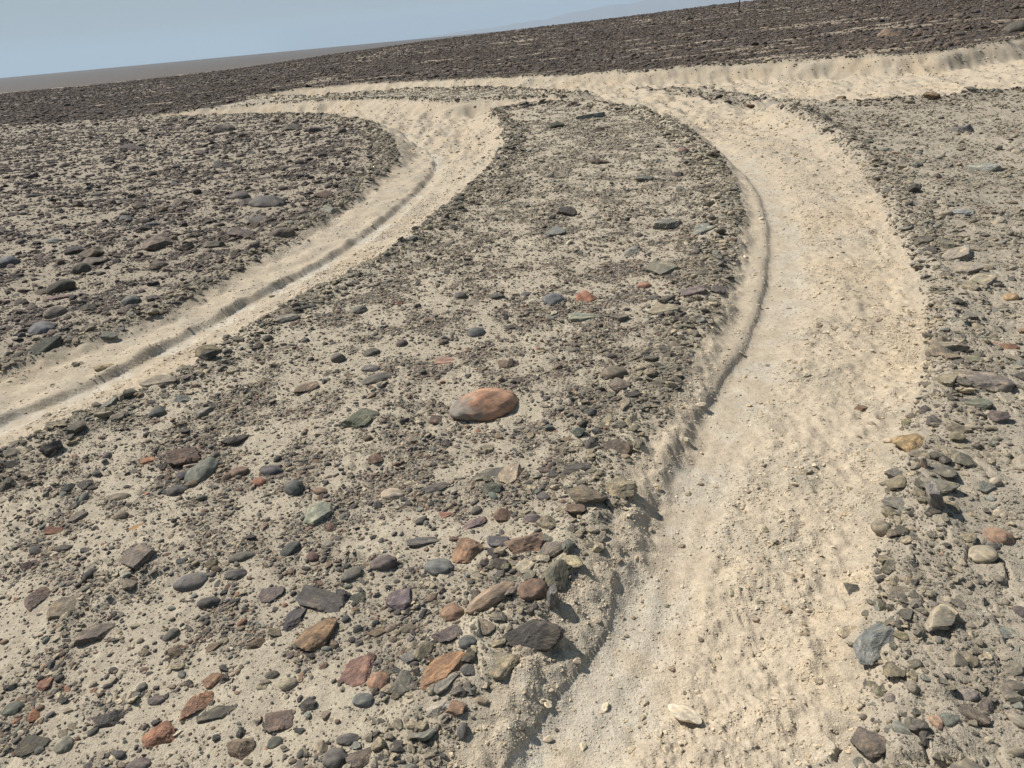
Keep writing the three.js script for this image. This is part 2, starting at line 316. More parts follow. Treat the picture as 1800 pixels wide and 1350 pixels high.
[-4.338,-12.524,0.348,0.303,0.165,-32,"a",70,66,64,0],
[-5.397,-14.63,0.217,0.227,0.124,-35,"a",84,72,68,0],
[14.568,-56.615,0.515,0.643,0.351,-89,"a",70,56,50,"dark brown block on the skyline of the stony plain"],
[-2.459,-4.187,0.107,0.072,0.04,14,"a",178,152,122,"brown lump of earth in the narrow track"]
];

// ---------- the lie of the land ----------
function smoothLine(points, closed, per) {
  const c = new THREE.CatmullRomCurve3(points.map(([x, z]) => new THREE.Vector3(x, 0, z)), closed, 'centripetal');
  const pts = c.getPoints(points.length * per).map((p) => [p.x, p.z]);
  if (closed) pts.pop();
  return pts;
}
OUTLINE.unshift([0.3, 0.7], [-0.75, 0.7], [-0.5, -0.45]);
OUTLINE.push([0.45, -0.3]);
{ const i = OUTLINE.findIndex((p) => p[0] === -2.64); OUTLINE.splice(i + 1, 0, [-3.4, -1.7], [-4.4, 0], [-5.4, -0.5], [-4.2, -2.5]); }
LEDGE_RIGHT.push([-0.55, -0.4]);
LEDGE_LEFT.push([-3.6, -2.2]);
const flat = (pts, closed) => { const a = []; const n = closed ? pts.length : pts.length - 1; for (let i = 0; i < n; i++) { const p = pts[i], q = pts[(i + 1) % pts.length]; a.push(p[0], p[1], q[0] - p[0], q[1] - p[1]); } return Float64Array.from(a); };
const EDGE = flat(smoothLine(OUTLINE, true, 3), true), ISLE = flat(smoothLine(STONE_ISLAND, true, 3), true);
const LEDGES = [flat(smoothLine(LEDGE_RIGHT, false, 3), false), flat(smoothLine(LEDGE_LEFT, false, 3), false)];
function polySD(E, x, z) { // positive inside
  let best = 1e9, inside = false;
  for (let i = 0; i < E.length; i += 4) {
    const ax = x - E[i], az = z - E[i + 1], dx = E[i + 2], dz = E[i + 3];
    let t = (ax * dx + az * dz) / (dx * dx + dz * dz); t = t < 0 ? 0 : t > 1 ? 1 : t;
    const ex = ax - t * dx, ez = az - t * dz, d = ex * ex + ez * ez;
    if (d < best) best = d;
    const z0 = E[i + 1], z1 = z0 + dz;
    if ((z0 > z) !== (z1 > z) && x < E[i] + dx * (z - z0) / dz) inside = !inside;
  }
  return inside ? Math.sqrt(best) : -Math.sqrt(best);
}
let ledgeEnd = 0;
function ledgeSD(E, x, z) { // distance to the rut's lip, positive on its right-hand side (seen from the near end)
  let best = 1e9, s = 1;
  ledgeEnd = 0;
  const last = E.length - 4;
  for (let i = 0; i <= last; i += 4) {
    const ax = x - E[i], az = z - E[i + 1], dx = E[i + 2], dz = E[i + 3];
    let t = (ax * dx + az * dz) / (dx * dx + dz * dz);
    const end = (i === 0 && t < 0) || (i === last && t > 1);
    t = t < 0 ? 0 : t > 1 ? 1 : t;
    const ex = ax - t * dx, ez = az - t * dz, d = ex * ex + ez * ez;
    if (d < best) { best = d; s = dx * az - dz * ax < 0 ? -1 : 1; ledgeEnd = end ? 1 : 0; }
  }
  return -s * Math.sqrt(best);
}
function flakes(x, z) { // height of a field of small tilted plates, in metres
  const X = Math.floor(x), Z = Math.floor(z);
  let f1 = 9, f2 = 9, h = 0, px = 0, pz = 0;
  for (let i = -1; i <= 1; i++) for (let j = -1; j <= 1; j++) {
    const k = PERM[PERM[(X + i) & 255] + ((Z + j) & 255)], dx = X + i + 0.15 + 0.7 * PERM[k] / 255 - x, dz = Z + j + 0.15 + 0.7 * PERM[k + 77] / 255 - z, d = dx * dx + dz * dz * 1.6;
    if (d < f1) { f2 = f1; f1 = d; h = k; px = dx; pz = dz; } else if (d < f2) f2 = d;
  }
  const e = sstep(0, 0.22, Math.sqrt(f2) - Math.sqrt(f1));
  return (0.004 + 0.012 * PERM[h + 31] / 255 + 0.014 * (px * GX[h] + pz * GY[h])) * e;
}
const CREST = 90;
function rise(x, z) { // gentle slope up to a low crest, with a plain below it beyond
  const r = Math.hypot(x, z);
  if (r < 5) return 0;
  const g = at1(RISE, Math.atan2(x, -z) * 180 / Math.PI);
  const up = g * Math.pow(Math.min((r - 5) / (CREST - 5), 1), 1.15);
  if (r < CREST) return up;
  return lerp(up, -30, sstep(CREST, 900, r)) + 31.5 * sstep(2500, 13000, r) - 220 * sstep(14000, 30000, r);
}
// lines that part the zones of stony ground
const FAR_LINE = [[-60, -34], [-22, -30], [-10.5, -27.5], [-8, -32], [-5, -30.7], [-0.9, -26.4], [2.4, -23], [6.4, -20], [10, -17.5], [15, -19], [60, -24]];
const NARROW_X = [[-30, -14], [-24, -8], [-20, -3.6], [-16, -1.4], [-12, -0.7], [-9, -0.7], [-7, -1.3], [-5, -1.9], [-3.4, -2.7], [-1, -4.3], [3, -6]];
const WIDE_X = [[-13, 4.0], [-10, 3.7], [-7, 2.9], [-5, 2.2], [-3.4, 1.5], [-2, 0.7], [-1, 0.3], [3, 0.1]];
const S = { y: 0, d: 0, sd: 0, isle: 0, ls: 0, lf: 0, lump: 0, zone: 0, berm: 0 };  // what surf() found
const STRIP = 0, LEFT = 1, RIGHT = 2, FAR = 3;
function surf(x, z, cell) {
  const r = Math.hypot(x, z), y0 = rise(x, z), L = (w) => sstep(w * 0.55, w * 0.2, cell);
  S.zone = z < at1(FAR_LINE, x) || r > 45 ? FAR : x < at1(NARROW_X, z) ? LEFT : x > at1(WIDE_X, z) ? RIGHT : STRIP;
  let y = 0;
  if (cell < 0.045 && S.zone !== FAR) { // crust broken into tilted flakes
    const mask = sstep(-0.05, 0.4, n2(x * 1.6 + 8, z * 1.6) + 0.5 * n2(x * 4.3, z * 4.3) + (S.zone === RIGHT ? 0.25 : S.zone === LEFT ? 0.0 : 0.25 * sstep(-4, -7, z)));
    if (mask > 0) y += mask * flakes(x * 13, z * 13) * 0.9;
  }
  y += 0.016 * n2(x * 1.2, z * 1.2) + 0.009 * n2(x * 3.4 + 9, z * 3.4);
  if (cell < 0.06) y += L(0.11) * 0.0055 * n2(x * 9 + 3, z * 9);
  if (cell < 0.03) y += L(0.045) * 0.0032 * n2(x * 23, z * 23 + 5);
  if (cell < 0.012) y += L(0.02) * 0.0016 * n2(x * 52, z * 52 + 5);
  S.sd = S.d = -9; S.isle = -9; S.ls = 9; S.lf = 0; S.lump = 0; S.berm = 0;
  if (r > 40 || z > 3) { S.y = y0 + y * (1 + Math.min(r, 300) * 0.012); return S; }
  const far = sstep(8, 15, r);
  S.sd = polySD(EDGE, x, z);
  let d = S.sd + 0.028 * n2(x * 5.2, z * 5.2) + (cell < 0.009 ? 0.014 * n2(x * 15, z * 15) : 0) + far * (0.16 * n2(x * 0.9, z * 0.9) + 0.12 * n2(x * 2.6, z * 2.6));
  if (r > 10) { S.isle = polySD(ISLE, x, z) + 0.12 * n2(x * 2, z * 2); }
  S.d = d;
  if (d > -0.6) { // heaped edge
    S.berm = Math.exp(-Math.pow((d + 0.13) / 0.14, 2)) * sstep(0.02, -0.06, d);
    y += S.berm * (0.022 + 0.042 * far) * (1 + 0.8 * n2(x * 2.3, z * 2.3)) + S.berm * 0.016 * n2(x * 11, z * 11);
  }
  if (S.zone === RIGHT && d > -1.4 && r < 14) y += 0.055 * sstep(0.04, -0.14, d) * sstep(-1.4, -0.3, d);
  if (d > -0.08) {
    const a = ledgeSD(LEDGES[0], x, z), ea = ledgeEnd, b = ledgeSD(LEDGES[1], x, z), eb = ledgeEnd;
    const near = Math.abs(a) < Math.abs(b), end = near ? ea : eb;
    let ls = near ? a : b;
    ls += 0.02 * n2(x * 2.6, z * 2.6) + (near ? 0.15 : 1) * 0.012 * n2(x * 9, z * 9);
    S.ls = ls;
    const isleUp = r > 10 ? sstep(-0.35, 0.25, S.isle) : 0;
    const act = end ? sstep(0.8, 0.1, Math.abs(ls)) : 1;
    const bench = act * sstep(-0.5, -0.4, ls) * (ls < 0 ? 1 : 0), floor = act * (ls >= 0 ? (near ? sstep(0.34, 0.16, ls) : sstep(0.20, 0.10, ls)) : 0);
    S.lf = floor; S.bench = bench;
    const smooth = Math.max(bench * 0.78, floor * 0.86);
    S.lump = 1 - smooth;
    const dep = 0.07 + 0.17 * far + 0.10 * sstep(3.5, 6, x) * far;
    const lip = act * (near ? 0.026 : 0.035) * (1 + (near ? 0.5 : 0.9) * n2(x * 1.4 + 6, z * 1.4) + (near ? 0.15 : 0.7) * n2(x * 5.5, z * 5.5));
    let t = -dep + lip * (near ? sstep(0.045, -0.05, ls) : sstep(0.03, -0.035, ls)) * sstep(-0.6, -0.45, ls) - 0.010 * floor;
    t += act * 0.005 * n2(ls * 19, (x + z) * 1.1) * sstep(3.6, 2.6, r);
    t += (ls > 0 ? 0.035 * sstep(0.2, 0.55, ls) * act : 0);
    // trodden, lumpy soil
    let l = 0.020 * n2(x * 3.1, z * 3.1 + 4) + 0.026 * Math.abs(n2(x * 6.3 + 2, z * 6.3));
    if (cell < 0.06) l += L(0.10) * 0.012 * Math.abs(n2(x * 12 + z * 5, z * 9 - x * 3));
    if (cell < 0.04) l += L(0.05) * 0.008 * n2(x * 24, z * 24);
    if (cell < 0.02) l += L(0.025) * 0.006 * n2(x * 51, z * 51);
    if (cell < 0.012) l += L(0.016) * 0.0045 * n2(x * 88, z * 88);
    t += l * S.lump + far * (0.06 * n2(x * 2.8, z * 0.7) + 0.05 * n2(x * 5.5, z * 1.8) + 0.035 * n2(x * 9, z * 4));
    const bw = lerp(lerp(lerp(0.18, 0.10, sstep(2.6, 4, r)), 0.45, far), lerp(0.22, 0.6, far), sstep(0.28, 0.6, ls));
    const k = sstep(-0.03, bw, d);
    y = lerp(y, t + 0.07 * isleUp, k);
    if (k < 1) { S.lump = Math.max(S.lump, 1 - k); y += 4 * k * (1 - k) * (0.018 * n2(x * 7, z * 7) + 0.014 * n2(x * 17 + 3, z * 17) + (cell < 0.02 ? 0.007 * n2(x * 37, z * 37) : 0)); }
    if (S.isle > 0) S.d = Math.min(d, -S.isle);
  }
  S.y = y0 + y;
  return S;
}
const cellAt = (r) => 0.0030 * r;

// ---------- textures and materials ----------
function tile(size, f, srgb) { // f(i, j) -> 0..255 grey; tileable noise is the caller's care
  const a = new Uint8Array(size * size * 4);
  for (let j = 0; j < size; j++) for (let i = 0; i < size; i++) { const v = f(i, j), k = (j * size + i) * 4; a[k] = v[0]; a[k + 1] = v[1]; a[k + 2] = v[2]; a[k + 3] = 255; }
  const t = new THREE.DataTexture(a, size, size);
  t.wrapS = t.wrapT = THREE.RepeatWrapping; t.magFilter = THREE.LinearFilter; t.minFilter = THREE.LinearMipmapLinearFilter; t.generateMipmaps = true;
  if (srgb) t.colorSpace = THREE.SRGBColorSpace;
  t.needsUpdate = true;
  return t;
}
function wrapped(i, j, size, f, sx = 0) { // noise of integer period f over the tile
  const x = i / size * f, y = j / size * f, P = f, g = (X, Y) => { const h = PERM[PERM[(((X % P) + P) % P + sx) & 255] + (((Y % P) + P) % P)]; return h; };
  const X = Math.floor(x), Y = Math.floor(y), u = x - X, v = y - Y, a = g(X, Y), b = g(X + 1, Y), c = g(X, Y + 1), d = g(X + 1, Y + 1);
  const fu = u * u * (3 - 2 * u), fv = v * v * (3 - 2 * v);
  const g0 = GX[a] * u + GY[a] * v, g1 = GX[b] * (u - 1) + GY[b] * v, g2 = GX[c] * u + GY[c] * (v - 1), g3 = GX[d] * (u - 1) + GY[d] * (v - 1);
  return (lerp(lerp(g0, g1, fu), lerp(g2, g3, fu), fv)) * 1.4;
}
const GRAIN = 1024;
const grainValue = (i, j) => 0.35 * wrapped(i, j, GRAIN, 24) + 0.4 * wrapped(i, j, GRAIN, 61, 7) + 0.5 * wrapped(i, j, GRAIN, 127, 19) + 0.45 * wrapped(i, j, GRAIN, 251, 40);
const sandMap = tile(GRAIN, (i, j) => { const g = grainValue(i, j), w = 0.25 * wrapped(i, j, GRAIN, 9, 3), dark = PERM[PERM[i & 255] ^ PERM[(j * 7) & 255]] < 14 ? -26 : 0; const v = 238 + g * 40 + w * 30 + dark; return [Math.min(255, v + 2), Math.min(255, v), Math.min(255, v - 3)]; }, true);
const sandBump = tile(GRAIN, (i, j) => { const v = 128 + grainValue(i, j) * 120; return [v, v, v]; });
const rockMap = tile(512, (i, j) => { const g = 0.5 * wrapped(i, j, 512, 5) + 0.4 * wrapped(i, j, 512, 13, 5) + 0.35 * wrapped(i, j, 512, 37, 9) + 0.4 * wrapped(i, j, 512, 97, 23), w = wrapped(i, j, 512, 7, 60); const v = 234 + g * 74; return [Math.min(255, v + w * 8), Math.min(255, v), Math.min(255, v - w * 9)]; }, true);
const rockBump = tile(512, (i, j) => { const v = 128 + 90 * (0.6 * wrapped(i, j, 512, 11) + 0.5 * wrapped(i, j, 512, 29, 4) + 0.5 * wrapped(i, j, 512, 83, 8)); return [v, v, v]; });
const soil = new THREE.MeshStandardMaterial({ vertexColors: true, map: sandMap, bumpMap: sandBump, bumpScale: 0.0035, roughness: 1 });

// ---------- ground and wheel tracks: one sheet of land, parted where the soil is churned ----------
const C = { // colours of the matter itself, linear; only far has stone shadows darkened into it
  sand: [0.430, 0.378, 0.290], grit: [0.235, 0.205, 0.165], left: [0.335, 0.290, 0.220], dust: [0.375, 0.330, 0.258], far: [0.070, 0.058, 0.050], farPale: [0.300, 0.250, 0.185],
  track: [0.490, 0.417, 0.315], white: [0.555, 0.510, 0.425], ochre: [0.495, 0.400, 0.275], greySoil: [0.430, 0.380, 0.298],
};
const mix3 = (a, b, t) => [lerp(a[0], b[0], t), lerp(a[1], b[1], t), lerp(a[2], b[2], t)];
function soilColour(x, z, r) {
  const big = n2(x * 0.9 + 40, z * 0.9), mid = n2(x * 3.1, z * 3.1 + 70), fine = n2(x * 9.5 + 11, z * 9.5), tiny = n2(x * 31, z * 31);
  const patch = sstep(-0.2, 0.35, big * 0.32 + mid * 0.6 + fine * 0.5);
  let c;
  if (S.zone === STRIP) c = mix3(C.sand, C.grit, patch * 0.75);
  else if (S.zone === LEFT) c = mix3(C.left, C.grit, patch * 0.9);
  else if (S.zone === RIGHT) c = mix3(C.dust, C.grit, patch * 0.4);
  else if (r > 130) c = mix3(C.far, C.farPale, 0.1);  // too far to tell the pale patches apart: a small share over shadow-darkened far
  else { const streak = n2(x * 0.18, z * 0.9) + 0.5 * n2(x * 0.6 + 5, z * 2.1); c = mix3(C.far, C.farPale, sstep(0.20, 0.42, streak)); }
  if (S.isle > 0) c = mix3(C.dust, C.grit, patch * 0.7);
  if (S.d > -0.25) {
    let t = mix3(C.track, C.greySoil, sstep(-0.1, 0.45, mid + 0.4 * fine));
    t = mix3(t, C.ochre, sstep(0.1, 0.5, n2(x * 1.1 - 20, z * 1.1) + 0.35 * fine) * 0.5 * S.lump);
    t = mix3(t, C.white, S.lf * sstep(-0.3, 0.3, mid + fine * 0.6) * (x > 0 ? 0.45 : 0.85));
    c = mix3(c, t, sstep(-0.07, 0.05, S.d + 0.05 * fine + 0.03 * tiny));
  }
  const v = 1 + 0.10 * fine + 0.09 * tiny;
  return [c[0] * v, c[1] * v, c[2] * v];
}
{
  const CX = 0.2, CZ = 0.35, R = [], A = [];
  for (let r = 0.3; r < 30000;) { R.push(r); r *= r < 1.35 ? 1.02 : r < 40 ? 1.0043 : r < 110 ? 1.014 : 1.06; }
  const half = 47 * Math.PI / 180;
  for (let a = -half; a <= half; a += 0.00215) A.push(a);
  const rest = 2 * Math.PI - (A[A.length - 1] - A[0]), nRest = 64;
  for (let i = 1; i < nRest; i++) A.push(A[0] + (2 * half) + (rest) * i / nRest);
  const nc = A.length, nr = R.length, N = nr * nc, pos = new Float32Array(N * 3), col = new Float32Array(N * 3), uv = new Float32Array(N * 2), dd = new Float32Array(N);
  for (let i = 0; i < nr; i++) for (let j = 0; j < nc; j++) {
    const k = i * nc + j, x = CX + R[i] * Math.sin(A[j]), z = CZ - R[i] * Math.cos(A[j]), r = Math.hypot(x, z);
    surf(x, z, Math.max(cellAt(R[i]), 0.004));
    pos[k * 3] = x; pos[k * 3 + 1] = S.y; pos[k * 3 + 2] = z;
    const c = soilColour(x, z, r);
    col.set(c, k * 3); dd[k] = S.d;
    uv[k * 2] = x / 0.62; uv[k * 2 + 1] = z / 0.62;
  }
  const index = [[], [], [], []];  // ground, narrow track, wide track, crossing track
  const SPLIT = [[-12, -28.5], [-6.8, -27.4], [-1.4, -21.4], [0.4, -18.6]];
  for (let i = 0; i < nr - 1; i++) for (let j = 0; j < nc; j++) {
    const j1 = (j + 1) % nc, a = i * nc + j, b = i * nc + j1, c = a + nc, d = b + nc;
    let w = 0;
    if (dd[a] + dd[b] + dd[c] + dd[d] > 0) { const x = pos[a * 3], z = pos[a * 3 + 2]; w = x < 0.4 && z > at1(SPLIT, x) && (x < -1.3 || z < -5.5) ? 1 : x > 4.35 && z < -10.4 ? 3 : 2; }
    index[w].push(a, b, c, b, d, c);
  }
  const whole = new THREE.BufferGeometry();
  whole.setAttribute('position', new THREE.BufferAttribute(pos, 3));
  whole.setIndex(new THREE.BufferAttribute(Uint32Array.from([].concat(...index.map((l) => Array.from(l)))), 1));
  whole.computeVertexNormals();
  const nor = whole.attributes.normal.array;
  const info = [['ground', 'stony tan desert floor reaching to the horizon', 'ground'], ['wheel_track', 'narrow pale wheel track with one deep rut, curving away to the left', 'track'], ['wheel_track_001', 'wide pale wheel track with a smooth rut along its inner rim', 'track'], ['wheel_track_002', 'pale sandy track crossing behind and running off from the wide track', 'track']];
  index.forEach((list, w) => {
    const map = new Int32Array(N).fill(-1), p = [], n = [], c = [], u = [], out = new Uint32Array(list.length);
    let count = 0;
    for (let q = 0; q < list.length; q++) {
      const k = list[q];
      if (map[k] < 0) { map[k] = count++; p.push(pos[k * 3], pos[k * 3 + 1], pos[k * 3 + 2]); n.push(nor[k * 3], nor[k * 3 + 1], nor[k * 3 + 2]); c.push(col[k * 3], col[k * 3 + 1], col[k * 3 + 2]); u.push(uv[k * 2], uv[k * 2 + 1]); }
      out[q] = map[k];
    }
    const g = new THREE.BufferGeometry();
    g.setAttribute('position', new THREE.Float32BufferAttribute(p, 3)); g.setAttribute('normal', new THREE.Float32BufferAttribute(n, 3));
    g.setAttribute('color', new THREE.Float32BufferAttribute(c, 3)); g.setAttribute('uv', new THREE.Float32BufferAttribute(u, 2));
    g.setIndex(new THREE.BufferAttribute(out, 1));
    const m = new THREE.Mesh(g, soil);
    m.name = info[w][0]; m.receiveShadow = m.castShadow = true;
    m.userData = { kind: 'structure', label: info[w][1], category: info[w][2] };
    scene.add(m);
  });
  console.log('ground', nr, nc, index.map((l) => l.length / 3).join(' '));
}
{ // far mountains behind the haze
  const pts = [], idx = [], D = 50000, n = 160;
  for (let i = 0; i <= n; i++) {
    const deg = -14 + 70 * i / n, a = deg * Math.PI / 180;
    const h = Math.max(20, 1460 * sstep(-13, 22, deg) * (1 + 0.22 * n2(deg * 0.16, 3) + 0.10 * n2(deg * 0.5, 9)) + 50 * n2(deg * 1.4, 1));
    for (const [k, q] of [[0, 0.86], [0.45, 0.93], [1, 1], [0, 1.2]]) pts.push(D * q * Math.sin(a), -220 + h * k * (1 + (k === 0.45 ? 0.3 * n2(deg, 5) : 0)), -D * q * Math.cos(a));
    if (i < n) for (let k = 0; k < 3; k++) { const b = i * 4 + k; idx.push(b, b + 4, b + 1, b + 1, b + 4, b + 5); }
  }
  const g = new THREE.BufferGeometry();
  g.setAttribute('position', new THREE.Float32BufferAttribute(pts, 3)); g.setIndex(idx); g.computeVertexNormals();
  const m = new THREE.Mesh(g, new THREE.MeshStandardMaterial({ color: new THREE.Color().setRGB(0.20, 0.16, 0.13), roughness: 1, side: THREE.DoubleSide }));
  m.name = 'hills'; m.userData = { kind: 'structure', label: 'faint blue mountains far off in the haze', category: 'hills' };
  m.castShadow = m.receiveShadow = true;
  scene.add(m);
}

// ---------- stone shapes: unit boxes, cut and worn ----------
function stoneShape(kind, detail, id) {
  seed = 7001 + id * 97 + kind.charCodeAt(0) * 1301;
  let g = new THREE.IcosahedronGeometry(1, detail);
  g.deleteAttribute('uv'); g.deleteAttribute('normal');
  g = mergeVertices(g, 1e-4);
  const round = kind === 'c', planes = [], o = id * 13.7 + 3;
  const np = round ? 4 : kind === 'a' ? 15 : 13;
  for (let i = 0; i < np; i++) {
    const v = new THREE.Vector3(span(-1, 1), span(-1, 1), span(-1, 1)).normalize();
    if (kind === 's' && i < 2) v.set(span(-0.12, 0.12), i ? -1 : 1, span(-0.12, 0.12)).normalize();
    if (kind === 's' && i >= 2) v.set(v.x, v.y * 0.45, v.z).normalize();
    planes.push([v, round ? span(0.82, 0.97) : kind === 's' && i < 2 ? span(0.34, 0.42) : span(0.5, 0.86)]);
  }
  const p = g.attributes.position, v = new THREE.Vector3();
  for (let i = 0; i < p.count; i++) {
    v.fromBufferAttribute(p, i).normalize();
    let r = 1;
    for (const [q, h] of planes) { const d = v.dot(q); if (d > 0.05) { const h2 = h / d; r = round ? (h2 < r + 0.08 ? lerp(r, Math.min(r, h2), 0.75) : r) : Math.min(r, h2); } }
    r *= 1 + (round ? 0.10 : 0.05) * n3(v.x * 1.3 + o, v.y * 1.3, v.z * 1.3) + (round ? 0.02 : 0.06) * n3(v.x * 3.7, v.y * 3.7 + o, v.z * 3.7) + (round ? 0.006 : 0.032) * n3(v.x * 9, v.y * 9 + o, v.z * 9);
    p.setXYZ(i, v.x * r, v.y * r, v.z * r);
  }
  g.computeBoundingBox();
  const b = g.boundingBox, s = b.getSize(new THREE.Vector3()), c = b.getCenter(new THREE.Vector3());
  const uv = new Float32Array(p.count * 2), col = new Float32Array(p.count * 3);
  for (let i = 0; i < p.count; i++) {
    const x = (p.getX(i) - c.x) / s.x, y = (p.getY(i) - c.y) / s.y, z = (p.getZ(i) - c.z) / s.z;
    p.setXYZ(i, x, y, z);
    uv[i * 2] = x * 0.8 + y * 0.55 + id * 0.31; uv[i * 2 + 1] = z * 0.8 + y * 0.4 + id * 0.17;
    const m = 1 + 0.22 * n3(x * 2.4 + o, y * 2.4, z * 2.4 + o) + 0.14 * n3(x * 7, y * 7 + o, z * 7);
    const st = sstep(0.16, 0.42, n3(x * 3.3 + 5, y * 3.3 + o, z * 3.3) + 0.5 * n3(x * 11, y * 11, z * 11 + o)) * (round ? 0.5 : 0.9);  // pale stains and caliche in the stone
    col[i * 3] = m * (1 + 0.62 * st); col[i * 3 + 1] = m * (1 + 0.54 * st); col[i * 3 + 2] = m * (1 + 0.38 * st);
  }
  g.setAttribute('uv', new THREE.BufferAttribute(uv, 2)); g.setAttribute('color', new THREE.BufferAttribute(col, 3));
  if (round) g.computeVertexNormals(); else g = toCreasedNormals(g, 0.42);
  return g;
}
const shapes = {};
const shape = (kind, detail, id) => shapes[kind + detail + '_' + id] ||= stoneShape(kind, detail, id);
const ALBEDO = 1.30;
const mats = {};
function stoneMaterial(r, g, b, smooth) {
  const q = (v) => Math.round(v / 6) * 6, key = [q(r), q(g), q(b), smooth].join();
  return mats[key] ||= new THREE.MeshStandardMaterial({ color: new THREE.Color().setRGB(toLinear(q(r)) / ALBEDO, toLinear(q(g)) / ALBEDO, toLinear(q(b)) / ALBEDO), vertexColors: true, map: rockMap, bumpMap: rockBump, bumpScale: smooth ? 0.0014 : 0.0040, roughness: smooth ? 0.86 : 0.95 });
}

// ---------- single stones ----------
const taken = {};
function numbered(n) { taken[n] = (taken[n] ?? -1) + 1; return taken[n] ? n + '_' + String(taken[n]).padStart(3, '0') : n; }
const WHERE = ['on the gravel strip between the wheel tracks', 'on the dark stony ground past the narrow track', 'on the dusty ground along the wide track', 'on the dark plain beyond the far bank'];
function hue(r, g, b) {
  const m = (r + g + b) / 3, sat = (Math.max(r, g, b) - Math.min(r, g, b)) / Math.max(r, g, b);
  if (sat > 0.5) return 'orange'; if (sat > 0.38) return r - g > g - b + 12 ? 'reddish' : 'tan-orange';
  if (sat > 0.2) return m < 95 ? 'dark brown' : m < 130 ? 'brown' : m < 165 ? 'tan' : 'cream';
  if (sat > 0.1 && r >= g) return m < 88 ? 'charcoal brown' : m < 125 ? 'brown-grey' : m < 160 ? 'dusty beige-grey' : 'pale cream-grey';
  if (b > r + 4) return m < 108 ? 'slate blue-grey' : 'pale blue-grey';
  return m < 84 ? 'black' : m < 108 ? 'dark grey' : m < 135 ? 'grey' : 'pale grey';
}
const KINDS = { c: ['cobble', 'rounded cobble', 'cobble'], a: ['angular_rock', 'angular rock', 'rock'], s: ['flat_stone', 'flat slab', 'stone'], f: ['flat_stone', 'flush sunken slab', 'stone'], u: ['flat_stone', 'slab on edge', 'stone'] };
function landmark(x, z, reach) {
  let text = '';
  for (const q of heroes) { const d = Math.hypot(q[0] - x, q[1] - z); if (d < reach) { reach = d; text = ' near the ' + q[10].split(/,| (?:beside|touching|leaning|next|behind|on|at|in|with|casting|lying|half|against|among|near|above|below|wedged|sunk|alone|tilted|standing|overhanging|beyond|inside|right|and|without) /)[0]; } }
  return text;
}
const obstacles = [];  // so that gravel keeps clear of the big stones
const dusty = (r, g, b, t) => [lerp(r, 172, t), lerp(g, 157, t), lerp(b, 133, t)];  // desert dust clinging to everything
const heroes = STONES.filter((s) => s[10]);
function putStone(row, n) {
  const [x, z, l, w, h, turn, k, c0, c1, c2, label] = row, [cr, cg, cb] = dusty(c0, c1, c2, n ? 0.28 + 0.42 * Math.max(0, (c0 - c2) / c0 - 0.15) : 0.1), r = Math.hypot(x, z), px = l / r;
  const kind = k === 'f' || k === 'u' ? 's' : k, detail = px > 0.035 ? 14 : px > 0.02 ? 9 : 5;
  seed = 90001 + n * 131;
  const m = new THREE.Mesh(shape(kind, detail, n ? n % (kind === 'c' ? 9 : 11) : 4), stoneMaterial(cr, cg, cb, kind === 'c'));
  m.name = numbered(KINDS[k][0]);
  const y = surf(x, z, cellAt(r)).y, zone = S.zone, inTrack = S.d > 0;
  const grow = kind === 'c' ? 1.0 : 1.12;
  m.scale.set(l * grow, h * (k === 'f' ? 1 : 1.08), w * grow);
  const out = k === 'f' ? -0.18 : k === 'u' ? 0.30 : kind === 's' ? 0.04 : 0.03;
  m.position.set(x, y + h * (n ? out : 0.12), z);
  m.rotation.set(k === 'u' ? span(-0.45, 0.2) : span(-0.10, 0.10) * (kind === 's' ? 1.5 : 1), turn * Math.PI / 180, k === 'f' ? 0 : span(-0.12, 0.12), 'YXZ');
  let text = label, group;
  if (!text) {
    const size = Math.max(l, w) > 0.16 ? 'big' : Math.max(l, w) > 0.085 ? 'mid-sized' : 'small';
    const nearby = landmark(x, z, 0.42);
    const place = inTrack ? 'in the pale wheel track' : WHERE[zone];
    text = size + ' ' + hue(cr, cg, cb) + ' ' + KINDS[k][1] + (nearby || ' ' + place);
    group = 'stones ' + (nearby ? nearby.trim() : place);
  }
  m.userData = { label: text, category: KINDS[k][2] };
  if (group) m.userData.group = group;
  m.castShadow = m.receiveShadow = true;
  scene.add(m);
  obstacles.push([x, z, 0.42 * Math.max(l, w), 0.42 * Math.min(l, w)]);
  return m;
}
STONES.forEach((row, n) => {
  const m = putStone(row, n);
  if (n === 0) { // this one cobble is of two minerals: orange rock with a blue-grey end
    m.geometry = m.geometry.clone();
    const p = m.geometry.attributes.position, c = m.geometry.attributes.color.clone();
    for (let i = 0; i < p.count; i++) {
      const x = p.getX(i), y = p.getY(i), z = p.getZ(i), t = sstep(-0.36, -0.16, x + 0.14 * n3(x * 5, y * 5, z * 5) + 0.05 * n3(x * 19, y * 19, z * 19));
      const q = mix3([0.60, 0.86, 1.12], [1.02, 0.99, 0.96], t), k = c.getX(i);
      c.setXYZ(i, q[0] * k, q[1] * k, q[2] * k);
    }
    m.geometry.setAttribute('color', c);
  }
});
console.log('stones', STONES.length);

